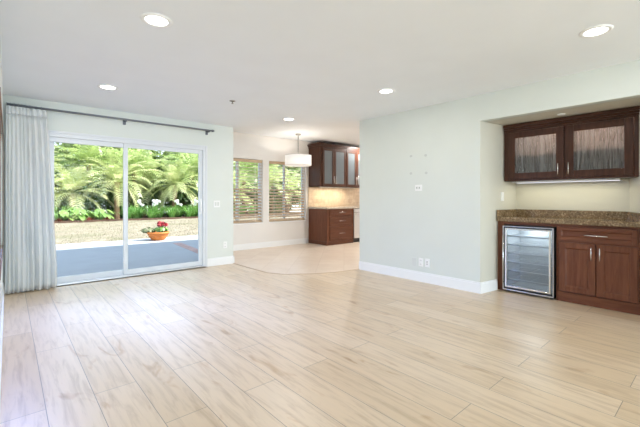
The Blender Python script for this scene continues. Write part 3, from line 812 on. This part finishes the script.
for x0, x1, lab, doors in ((5.92, 6.845, 'kitchen wall cabinet at the nook end, with two frosted glass doors', ((6.0, 6.40, 6.372), (6.405, 6.838, 6.435))),
                           (6.85, 7.65, 'kitchen wall cabinet further from the nook windows, frosted doors', ((6.858, 7.248, 7.225), (7.255, 7.642, 7.285)))):
    ku = thing('wall_cabinet', ((x0+x1)/2, 7.0, 1.47), lab, 'cabinet')
    z0, z1 = 1.470, 2.47
    mb = MB().box((x0, KU+0.02, z0), (x0+0.018, YN-0.003, z1)).box((x1-0.018, KU+0.02, z0), (x1, YN-0.003, z1)).box((x0, KU+0.02, z0), (x1, YN-0.003, z0+0.02)).box((x0, KU+0.02, z1-0.02), (x1, YN-0.003, z1))
    build('body', mb, 'walnut', ku)
    build('interior', MB().box((x0+0.018, YN-0.015, z0+0.02), (x1-0.018, YN-0.003, z1-0.02)), 'cab_inside', ku)
    build('face_frame', MB().frame('y', KU, KU+0.02, (x0, x1), z0, z1, ((0.075 if x0 < 6 else 0.012), 0.012, 0.03, 0.03)), 'walnut', ku)
    cm = MB()
    for o_, a, b in ((0.012, z1-0.01, z1+0.03), (0.030, z1+0.03, z1+0.065), (0.048, z1+0.065, z1+0.10)):
        cm.box((x0-(o_ if x0 < 6 else 0), KU-o_, a), (x1, YN-0.003, b))
    build('crown_moulding', cm, 'walnut', ku, bevel=0.006)
    for zz in (1.80, 2.12): build('shelf', MB().box((x0+0.02, KU+0.04, zz), (x1-0.02, YN-0.02, zz+0.015)), 'cab_inside', ku)
    for a, b, hx in doors:
        d = panel_y(ku, 'door', KU-0.02, a, b, z0+0.012, z1-0.012, 'walnut', 0.065, 'frost_glass')
        bar_handle(d, (hx, KU-0.02, 1.56), (hx, KU-0.02, 1.74), (0, -0.03, 0), r=0.007)
kl = thing('under_cabinet_light', (6.5, 6.98, 1.468), 'slim light bar under the kitchen wall cabinets', 'light')
build('housing', MB().box((6.08, 6.95, 1.448), (7.4, 7.01, 1.468)), 'white', kl, bevel=0.003)
lamp('led_lamp', 'AREA', (6.6, 6.98, 1.444), kl, 5.5, (1.0, 0.86, 0.62), 1.1, 0.05, shape='RECTANGLE')

# ------------------------------------------------------------------ wall plates
def plate_x(x, y, z, label, kind, mat='plate', w=0.07, h=0.115, cat='outlet', name='wall_outlet'):
    t = thing(name, (x, y, z), label, cat)
    build('cover_plate', MB().box((x-0.006, y-w/2, z-h/2), (x, y+w/2, z+h/2)), mat, t, bevel=0.002)
    if kind == 'duplex':
        for dz in (-0.027, 0.027):
            s = build('receptacle', MB().box((x-0.009, y-0.017, z+dz-0.014), (x-0.005, y+0.017, z+dz+0.014)), mat, t, bevel=0.002)
            build('slots', MB().box((x-0.0095, y-0.009, z+dz-0.006), (x-0.0088, y-0.005, z+dz+0.007)).box((x-0.0095, y+0.005, z+dz-0.006), (x-0.0088, y+0.009, z+dz+0.007)), 'socket', s)
    elif kind == 'jack':
        build('jack', MB().box((x-0.010, y-0.016, z-0.035), (x-0.005, y+0.016, z+0.035)), mat, t, bevel=0.002)
        build('ports', MB().box((x-0.0105, y-0.007, z+0.008), (x-0.0098, y+0.007, z+0.022)).box((x-0.0105, y-0.007, z-0.022), (x-0.0098, y+0.007, z-0.008)), 'socket', t)
    elif kind == 'media':
        for dy in (-0.028, 0.012):
            build('socket', MB().box((x-0.010, y+dy, z-0.018), (x-0.005, y+dy+0.024, z+0.018)), 'grey_plate', t, bevel=0.002)
            build('slots', MB().box((x-0.0106, y+dy+0.006, z-0.008), (x-0.0098, y+dy+0.010, z+0.008)).box((x-0.0106, y+dy+0.014, z-0.008), (x-0.0098, y+dy+0.018, z+0.008)), 'socket', t)
    return t
plate_x(XR, 2.875, 1.315, 'small double socket plate at television height on the right wall', 'media', w=0.112, h=0.085)
plate_x(XR, 2.945, 0.265, 'blank grey cover plate, leftmost of three low wall plates', 'blank', 'grey_plate', name='cover_plate', cat='cover plate')
plate_x(XR, 2.838, 0.272, 'white duplex outlet, middle of three low wall plates', 'duplex')
plate_x(XR, 2.735, 0.275, 'white cable jack plate, rightmost of three low wall plates', 'jack', cat='cover plate', name='cable_jack')
for y, z, lab in ((3.003, 1.775, 'patched screw hole, upper left of four on the right wall'), (2.765, 1.765, 'patched screw hole, upper right of four on the right wall'),
                  (3.003, 1.526, 'patched screw hole, lower left of four on the right wall'), (2.755, 1.521, 'patched screw hole, lower right of four on the right wall')):
    mb = MB(); n_ = 14
    mb.v = [(XR-0.003, y, z)]+[(XR-0.0025, y+0.020*cos(2*pi*k/n_)*(1+0.2*sin(3*k)), z+0.016*sin(2*pi*k/n_)) for k in range(n_)]+[(XR+0.002, y+0.024*cos(2*pi*k/n_), z+0.02*sin(2*pi*k/n_)) for k in range(n_)]
    mb.f = [(0, 1+k, 1+(k+1) % n_) for k in range(n_)]+[(1+k, 1+n_+k, 1+n_+(k+1) % n_, 1+(k+1) % n_) for k in range(n_)]
    tag(build('wall_patch', mb, 'putty'), lab, 'wall patch', 'patched television mount holes')
def plate_y(x, z, label, gangs, duplex=False, name='light_switch', cat='light switch', y=YB):
    t = thing(name, (x, y, z), label, cat)
    w = 0.07+0.046*(gangs-1)
    build('cover_plate', MB().box((x-w/2, y-0.006, z-0.058), (x+w/2, y, z+0.058)), 'plate', t, bevel=0.002)
    for g in range(gangs):
        cx = x+(g-(gangs-1)/2)*0.046
        if duplex:
            for dz in (-0.027, 0.027):
                s = build('receptacle', MB().box((cx-0.017, y-0.009, z+dz-0.014), (cx+0.017, y-0.005, z+dz+0.014)), 'plate', t, bevel=0.002)
                build('slots', MB().box((cx-0.009, y-0.0095, z+dz-0.006), (cx-0.005, y-0.0088, z+dz+0.007)).box((cx+0.005, y-0.0095, z+dz-0.006), (cx+0.009, y-0.0088, z+dz+0.007)), 'socket', s)
        else:
            build('rocker', MB().box((cx-0.016, y-0.010, z-0.033), (cx+0.016, y-0.005, z+0.033)), 'grey_plate', t, bevel=0.003)
    return t
plate_y(2.735, 1.07, 'white double light switch right of the sliding door', 2)
plate_y(2.89, 0.345, 'white outlet low on the wall right of the sliding door', 1, True, 'wall_outlet', 'outlet')
bsw = thing('light_switch', (4.86, 1.951, 1.19), 'cream light switch on the alcove side wall above the bar', 'light switch')
build('cover_plate', MB().box((4.825, 1.935, 1.132), (4.895, 1.958, 1.248)), 'plate', bsw, bevel=0.002)
build('rocker', MB().box((4.844, 1.930, 1.157), (4.876, 1.94, 1.223)), 'plate', bsw, bevel=0.002)

# ------------------------------------------------------------------ garden: ground
def gz(y): return -0.1 if y < 12 else min(-0.1+(y-12)*0.056, 0.18)
struct('patio_slab', MB().box((-7, 6.02, -0.3), (16, 12.0, -0.10)).box((0.2, 6.02, -0.12), (3.05, 6.12, -0.01)), 'concrete', 'smooth grey concrete patio outside the sliding door', 'patio')
struct('outer_ground', MB().box((-30, -30, -0.5), (-2.0, 6.0, -0.14)).box((-2, -30, -0.5), (30, -4, -0.14)).box((8.3, -4, -0.5), (30, 6, -0.14)).box((-30, 6, -0.5), (-7, 40, -0.16)).box((16, 6, -0.5), (40, 40, -0.16)).box((-7, 18, -0.5), (16, 45, 0.1)), 'ground', 'bare ground around the house and garden', 'ground')
bk = MB()
P0 = Vector((3.27, 7.9, 0)); P1 = Vector((3.50, 10.35, 0)); dv = (P1-P0).normalized(); nv = Vector((dv.y, -dv.x, 0))
nb = 24; L_ = (P1-P0).length
for k in range(nb):
    for s in (0, 1):
        a = P0+dv*(L_*k/nb)+nv*(0.115*s); b = a+dv*(L_/nb-0.008)
        bk.prism([tuple(a[:2]), tuple(b[:2]), tuple((b+nv*0.107)[:2]), tuple((a+nv*0.107)[:2])], -0.11, -0.096)
struct('brick_band', bk, 'brick', 'reddish brick band set in the patio concrete', 'paving')
lw = MB(); nx, ny = 92, 24
rl = random.Random(3)
for j in range(ny+1):
    for i in range(nx+1):
        y = 12.0+5.4*j/ny; x = -7+23*i/nx
        lw.v.append((x, y, gz(y)+(0.012+rl.uniform(-0.012, 0.012))))
for j in range(ny):
    for i in range(nx):
        a = j*(nx+1)+i; lw.f.append((a, a+1, a+nx+2, a+nx+1))
struct('lawn', lw, 'lawn', 'sunlit dry lawn beyond the patio', 'lawn')
gr = MB()
for k in range(15000):
    x = rl.uniform(-2, 11); y = 12.02+5.2*rl.random()**1.3; z = gz(y); h = rl.uniform(0.025, 0.065); a = rl.uniform(0, 2*pi); w = 0.008
    lx, ly = rl.uniform(-0.03, 0.03), rl.uniform(-0.03, 0.03)
    gr.add([(x-w*cos(a), y-w*sin(a), z), (x+w*cos(a), y+w*sin(a), z), (x+lx, y+ly, z+h)], [(0, 1, 2)])
tag(leafmesh('grass', gr, 'grass'), 'straw-coloured short grass covering the lawn', 'grass', None, 'stuff')
struct('garden_bed', MB().box((-7, 17.4, -0.3), (16, 26, 0.17)), 'soil', 'dark planting bed behind the lawn', 'garden bed')
tag(build('garden_edging', MB().box((-7, 17.34, 0.0), (16, 17.42, 0.27)), 'edging'), 'low dark brown edging board between lawn and planting bed', 'edging')

# ------------------------------------------------------------------ garden: plants
def frond(mb, base, az, elev, length, droop, r, nl=15, wl_=0.062, ll=0.44):
    p = Vector(base); e = elev; pts = [p.copy()]; n = 11; dirs = []
    for i in range(n):
        d = Vector((cos(az)*cos(e), sin(az)*cos(e), sin(e))); dirs.append(d)
        p = p+d*(length/n); pts.append(p.copy()); e -= droop/n*(0.5+1.0*i/n)
    side = Vector((-sin(az), cos(az), 0))
    mb.tube(pts, [0.014*(1-0.8*i/n) for i in range(n+1)], 4, False)
    for i in range(nl):
        f = 0.14+0.86*i/(nl-1); k = min(int(f*n), n-1); q = pts[k].lerp(pts[k+1], f*n-k); d = dirs[k]
        L = ll*(0.35+0.65*sin(pi*min(1, 0.18+0.82*f)))*r.uniform(0.85, 1.1)
        for s in (-1, 1):
            o = (side*s*0.8+d*0.62+Vector((0, 0, 0.12))).normalized()
            q1 = q+o*L*0.5; q2 = q+o*L+Vector((0, 0, -0.30*L))
            wv = d*wl_*0.5
            mb.add([q-wv*0.5, q+wv*0.5, q1+wv, q1-wv, q2], [(0, 1, 2, 3), (3, 2, 4)])

def palm(seed, height, nfr, flen, mat):
    """palm built at the origin; root at trunk foot"""
    r = random.Random(seed)
    t = thing('palm_tree', (0, 0, 0), 'palm', 'palm tree')
    n = 14; pts = []; rad = []
    lean = r.uniform(-0.12, 0.12)
    for i in range(n):
        f = i/(n-1); pts.append((lean*f*f, lean*0.5*f, height*f)); rad.append(0.085+0.03*(1-f)**2+(0.012 if i % 2 else 0)+0.04*f*f)
    build('trunk', MB().tube(pts, rad, 10), 'trunk', t)
    top = Vector(pts[-1])
    mb = MB()
    for k in range(nfr):
        f = k/nfr
        az = k*2.39996+r.uniform(-0.2, 0.2); el = radians(78-100*f+r.uniform(-8, 8))
        frond(mb, top+Vector((0, 0, 0.05*r.random())), az, el, flen*r.uniform(0.85, 1.1), radians(75+r.uniform(-15, 25)), r)
    leafmesh('fronds', mb, mat, t)
    return t

def shrub(seed, rx, ry, rz, nleaf, size, mat, name, cat):
    r = random.Random(seed)
    t = thing(name, (0, 0, 0), 'shrub', cat)
    mb = MB()
    lumps = [(Vector((r.uniform(-.5, .5)*rx, r.uniform(-.5, .5)*ry, rz*r.uniform(0.5, 1.45))), r.uniform(0.45, 0.7)) for _ in range(9)]
    for k in range(nleaf):
        c, s = lumps[k % len(lumps)]
        d = Vector((r.gauss(0, 1), r.gauss(0, 1), r.gauss(0, 1))).normalized()
        p = c+Vector((d.x*rx*s, d.y*ry*s, d.z*rz*s))*r.uniform(0.75, 1.05)
        if p.z < 0.03: continue
        nrm = (d+Vector((r.uniform(-.7, .7), r.uniform(-.7, .7), r.uniform(-.2, .9)))).normalized()
        u = nrm.orthogonal().normalized(); a = r.uniform(0, 2*pi); w = nrm.cross(u)
        uu = (u*cos(a)+w*sin(a)); ww = nrm.cross(uu); z = size*r.uniform(0.7, 1.3)
        mb.add([p-uu*z, p+ww*z*0.42, p+uu*z, p-ww*z*0.42], [(0, 1, 2, 3)])
    leafmesh('foliage', mb, mat, t)
    st = MB()
    for c, s in lumps: st.tube([(c.x*0.15, c.y*0.15, 0), (c.x*0.6, c.y*0.6, c.z*0.5), tuple(c)], [0.04, 0.03, 0.012], 6)
    build('stems', st, 'trunk', t)
    return t

def strap_clump(seed, n, L, flowers):
    r = random.Random(seed)
    t = thing('agapanthus', (0, 0, 0), 'agapanthus', 'plant')
    mb = MB()
    for k in range(n):
        az = r.uniform(0, 2*pi); e = radians(r.uniform(50, 88)); p = Vector((r.uniform(-.08, .08), r.uniform(-.08, .08), 0)); w = 0.017
        side = Vector((-sin(az), cos(az), 0)); l0 = len(mb.v); ns = 5; LL = L*r.uniform(0.7, 1.1)
        for i in range(ns+1):
            ww = w*(1-(i/ns)**2*0.9); mb.v += [tuple(p-side*ww), tuple(p+side*ww)]
            p = p+Vector((cos(az)*cos(e), sin(az)*cos(e), sin(e)))*(LL/ns); e -= radians(26)*(0.4+i/ns)
        mb.f += [(l0+2*i, l0+2*i+1, l0+2*i+3, l0+2*i+2) for i in range(ns)]
    leafmesh('leaves', mb, 'strap_leaf', t)
    for k in range(flowers):
        x, y = r.uniform(-.2, .2), r.uniform(-.2, .2); h = r.uniform(0.66, 0.95)
        s = build('flower_stalk', MB().tube([(x*0.3, y*0.3, 0), (x, y, h)], 0.008, 5), 'strap_leaf', t)
        fb = MB()
        for q in range(40):
            d = Vector((r.gauss(0, 1), r.gauss(0, 1), r.gauss(0, 1)+0.3)).normalized(); c = Vector((x, y, h))+d*0.07
            u = d.orthogonal()*0.022; v = d.cross(u)
            fb.add([c-u, c+v, c+u, c-v], [(0, 1, 2, 3)])
        leafmesh('flower_head', fb, 'petal_white', s)
    return t

def broad_plant(seed, n, L):
    r = random.Random(seed)
    t = thing('philodendron', (0, 0, 0), 'philodendron', 'plant')
    mb = MB(); st = MB()
    for k in range(n):
        az = k*2.4+r.uniform(-.3, .3); e = radians(r.uniform(20, 75)); d = Vector((cos(az)*cos(e), sin(az)*cos(e), sin(e)))
        tip = d*L*r.uniform(0.6, 1.0); st.tube([(0, 0, 0), tuple(tip*0.5+Vector((0, 0, 0.05))), tuple(tip)], 0.010, 5, False)
        side = Vector((-sin(az), cos(az), 0)); fw = Vector((cos(az), sin(az), -0.45)).normalized()
        l = 0.42*r.uniform(0.8, 1.15); o = len(mb.v); ns = 8
        for i in range(ns+1):
            f = i/ns; w = l*0.33*sin(pi*min(1, 0.12+0.88*f))*(1.0 if i % 2 == 0 else 0.62)
            c = tip+fw*l*f+Vector((0, 0, -0.10*f*f))
            mb.v += [tuple(c-side*w+Vector((0, 0, 0.05*w/l))), tuple(c), tuple(c+side*w+Vector((0, 0, 0.05*w/l)))]
        for i in range(ns):
            a = o+3*i; mb.f += [(a, a+1, a+4, a+3), (a+1, a+2, a+5, a+4)]
    leafmesh('leaves', mb, 'broad_leaf', t)
    build('stems', st, 'strap_leaf', t)
    return t

PB = [palm(1, 1.75, 34, 1.9, 'palm_light'), palm(2, 2.5, 34, 2.0, 'palm_mid'), palm(3, 1.15, 30, 1.7, 'palm_light')]
plist = [(0.75, 19.2, 0, 0.3, 1.0, 'pale palm at the left edge of the glass door, behind the curtain side'),
         (2.05, 18.6, 2, 1.4, 1.0, 'low pale palm above the broad-leaved plant, left door panel'),
         (2.95, 19.6, 1, 2.6, 1.0, 'tall green palm in the middle of the left door panel'),
         (3.75, 18.4, 0, 4.0, 0.95, 'pale palm just left of the door centre stile'),
         (4.65, 19.5, 1, 5.1, 0.95, 'tall green palm just right of the door centre stile'),
         (5.35, 20.4, 0, 0.9, 1.1, 'pale palm above the white flowers behind the potted geranium'),
         (6.25, 18.3, 0, 2.2, 0.9, 'pale palm with a bare trunk in the right door panel'),
         (7.35, 18.7, 1, 3.3, 0.95, 'green palm at the right edge of the glass door'),
         (8.6, 19.0, 0, 1.1, 1.0, 'pale palm hidden mostly by the wall right of the door'),
         (9.6, 18.4, 2, 5.6, 1.0, 'low pale palm seen through the left nook window blind'),
         (10.7, 19.3, 1, 0.2, 1.0, 'tall palm seen through the left nook window beside its mullion'),
         (12.4, 18.8, 0, 4.4, 1.0, 'pale palm seen through the left half of the right nook window'),
         (14.0, 19.4, 2, 3.1, 1.2, 'low palm seen through the right nook window under the pendant'),
         (-0.6, 18.6, 1, 1.9, 1.0, 'green palm behind the curtain at far left')]
used = set()
for x, y, k, rz, sc, lab in plist:
    y += 0.9; x += 0.05*x; sc *= 1.06
    if k not in used:
        used.add(k); t = PB[k]; t.location = (x, y, 0.17); t.rotation_euler = (0, 0, rz); t.scale = (sc,)*3
    else: t = copy_tree(PB[k], (x, y, 0.17), rz, sc)
    tag(t, lab, 'palm tree', 'palms behind the lawn')

hs = [shrub(21, 1.5, 1.0, 1.35, 2600, 0.13, 'hedge', 'hedge_shrub', 'shrub'), shrub(22, 1.4, 0.9, 1.0, 2600, 0.12, 'hedge', 'hedge_shrub', 'shrub')]
used = set()
for i in range(12):
    x = -1.6+i*1.55; k = i % 2; loc = (x, 21.0+0.5*((i*7) % 3-1), 0.17); rz = i*1.3
    t = hs[k] if k not in used else copy_tree(hs[k], loc, rz, 1.0)
    used.add(k); t.location = loc; t.rotation_euler = (0, 0, rz)
    tag(t, 'dark green leafy shrub in the hedge behind the palm trunks', 'shrub', 'hedge shrubs behind the palms')
ts_ = shrub(31, 2.3, 1.6, 2.6, 4200, 0.17, 'tree_leaf', 'leafy_tree', 'tree')
for i in range(8):
    loc = (-3.0+i*3.0, 24.0+1.6*(i % 2), 0.15)
    t = ts_ if i == 0 else copy_tree(ts_, loc, i*1.1, 1.05+0.1*(i % 3))
    if i == 0: t.location = loc
    tag(t, 'tall pale green tree filling the view behind the hedge', 'tree', 'trees behind the hedge')

ag = [strap_clump(41, 64, 0.95, 0), strap_clump(42, 58, 0.95, 4)]
used = set()
ra = random.Random(8)
for i in range(22):
    x = 4.05+i*0.30+ra.uniform(-.06, .06); k = 1 if i in (2, 3, 4, 8, 10, 13, 17) else 0; loc = (x, 17.62+0.26*(i % 3), 0.17)
    t = ag[k] if k not in used else copy_tree(ag[k], loc, i*0.9, 1.0)
    used.add(k); t.location = loc; t.rotation_euler = (0, 0, i*0.9)
    tag(t, ('green strap-leaved clump with white flower heads along the bed edge' if k else 'green strap-leaved clump without flowers along the bed edge'), 'plant', 'strap-leaved clumps with white flowers' if k else 'plain strap-leaved clumps')
bp_ = broad_plant(51, 22, 0.75)
for i, (x, y, s, lab) in enumerate(((1.55, 17.9, 1.0, 'broad-leaved green plant at the left edge of the door glass'), (2.3, 18.0, 0.95, 'broad-leaved green plant in the middle of the left door panel'), (3.05, 18.0, 0.8, 'small broad-leaved green plant nearest the door centre stile'))):
    t = bp_ if i == 0 else copy_tree(bp_, (x, y, 0.17), i*1.9, s)
    t.location = (x, y, 0.17)
    tag(t, lab, 'plant')
def bromeliad():
    r = random.Random(61); t = thing('bromeliad', (0, 0, 0), 'b', 'plant'); mb = MB()
    for k in range(26):
        az = k*2.4; e = radians(80-60*k/26); d = Vector((cos(az)*cos(e), sin(az)*cos(e), sin(e))); side = Vector((-sin(az), cos(az), 0))*0.022
        p1 = d*0.16; p2 = d*0.28+Vector((0, 0, -0.03))
        mb.add([side*-1, side, p1+side, p1-side, p2], [(0, 1, 2, 3), (3, 2, 4)])
    leafmesh('leaves', mb, 'red_leaf', t); return t
br_ = bromeliad()
for i, (x, lab) in enumerate(((1.52, 'small red-leaved plant at the far left of the bed edge'), (2.55, 'small red-leaved plant below the broad leaves'), (3.2, 'small red-leaved plant nearest the door centre stile'))):
    t = br_ if i == 0 else copy_tree(br_, (x, 17.52, 0.17), i, 1.0)
    t.location = (x, 17.52, 0.17)
    tag(t, lab, 'plant')

# potted geranium on the patio edge
gx, gy, g0 = 3.45, 11.45, -0.10
pot = thing('plant_pot', (gx, gy, g0), 'orange terracotta bowl of red geraniums at the patio edge', 'potted plant')
build('bowl', MB().lathe([(0.0, 0), (0.17, 0), (0.20, 0.03), (0.27, 0.13), (0.30, 0.20), (0.32, 0.205), (0.32, 0.25), (0.29, 0.25), (0.27, 0.20), (0.0, 0.19)], (gx, gy, g0), 36), 'terracotta', pot, True)
build('potting_soil', MB().lathe([(0.0, 0.215), (0.275, 0.215)], (gx, gy, g0), 24), 'soil', pot)
rg = random.Random(5)
def tuft(n, cx, cy, cz, rx, ry, rz, size, r):
    mb = MB()
    for k in range(n):
        d = Vector((r.gauss(0, 1), r.gauss(0, 1), r.gauss(0, 1))).normalized(); p = Vector((cx+d.x*rx*r.uniform(.5, 1), cy+d.y*ry*r.uniform(.5, 1), cz+d.z*rz*r.uniform(.5, 1)))
        nrm = (d+Vector((0, 0, 0.5))).normalized(); u = nrm.orthogonal().normalized()*size*r.uniform(.7, 1.3); w = nrm.cross(u)
        mb.add([p-u, p-u*0.3+w*0.7, p+u*0.6+w*0.6, p+u, p+u*0.6-w*0.6, p-u*0.3-w*0.7], [(0, 1, 2, 3, 4, 5)])
    return mb
leafmesh('trailing_foliage', tuft(170, gx-0.24, gy+0.10, g0+0.30, 0.24, 0.20, 0.10, 0.035, rg), 'sage_leaf', pot)
gl = leafmesh('geranium_leaves', tuft(170, gx+0.08, gy, g0+0.32, 0.24, 0.22, 0.09, 0.04, rg), 'broad_leaf', pot)
for k, (dx, dy, dz) in enumerate(((0.0, -0.08, 0.47), (0.13, -0.10, 0.50), (0.22, -0.02, 0.46), (0.05, 0.08, 0.52), (0.17, 0.10, 0.49), (0.09, -0.02, 0.44))):
    s = build('flower_stem', MB().tube([(gx+dx*0.6, gy+dy*0.6, g0+0.25), (gx+dx, gy+dy, g0+dz)], 0.006, 5), 'strap_leaf', pot)
    leafmesh('flower_cluster', tuft(46, gx+dx, gy+dy, g0+dz, 0.075, 0.075, 0.06, 0.026, rg), 'petal_red', s)
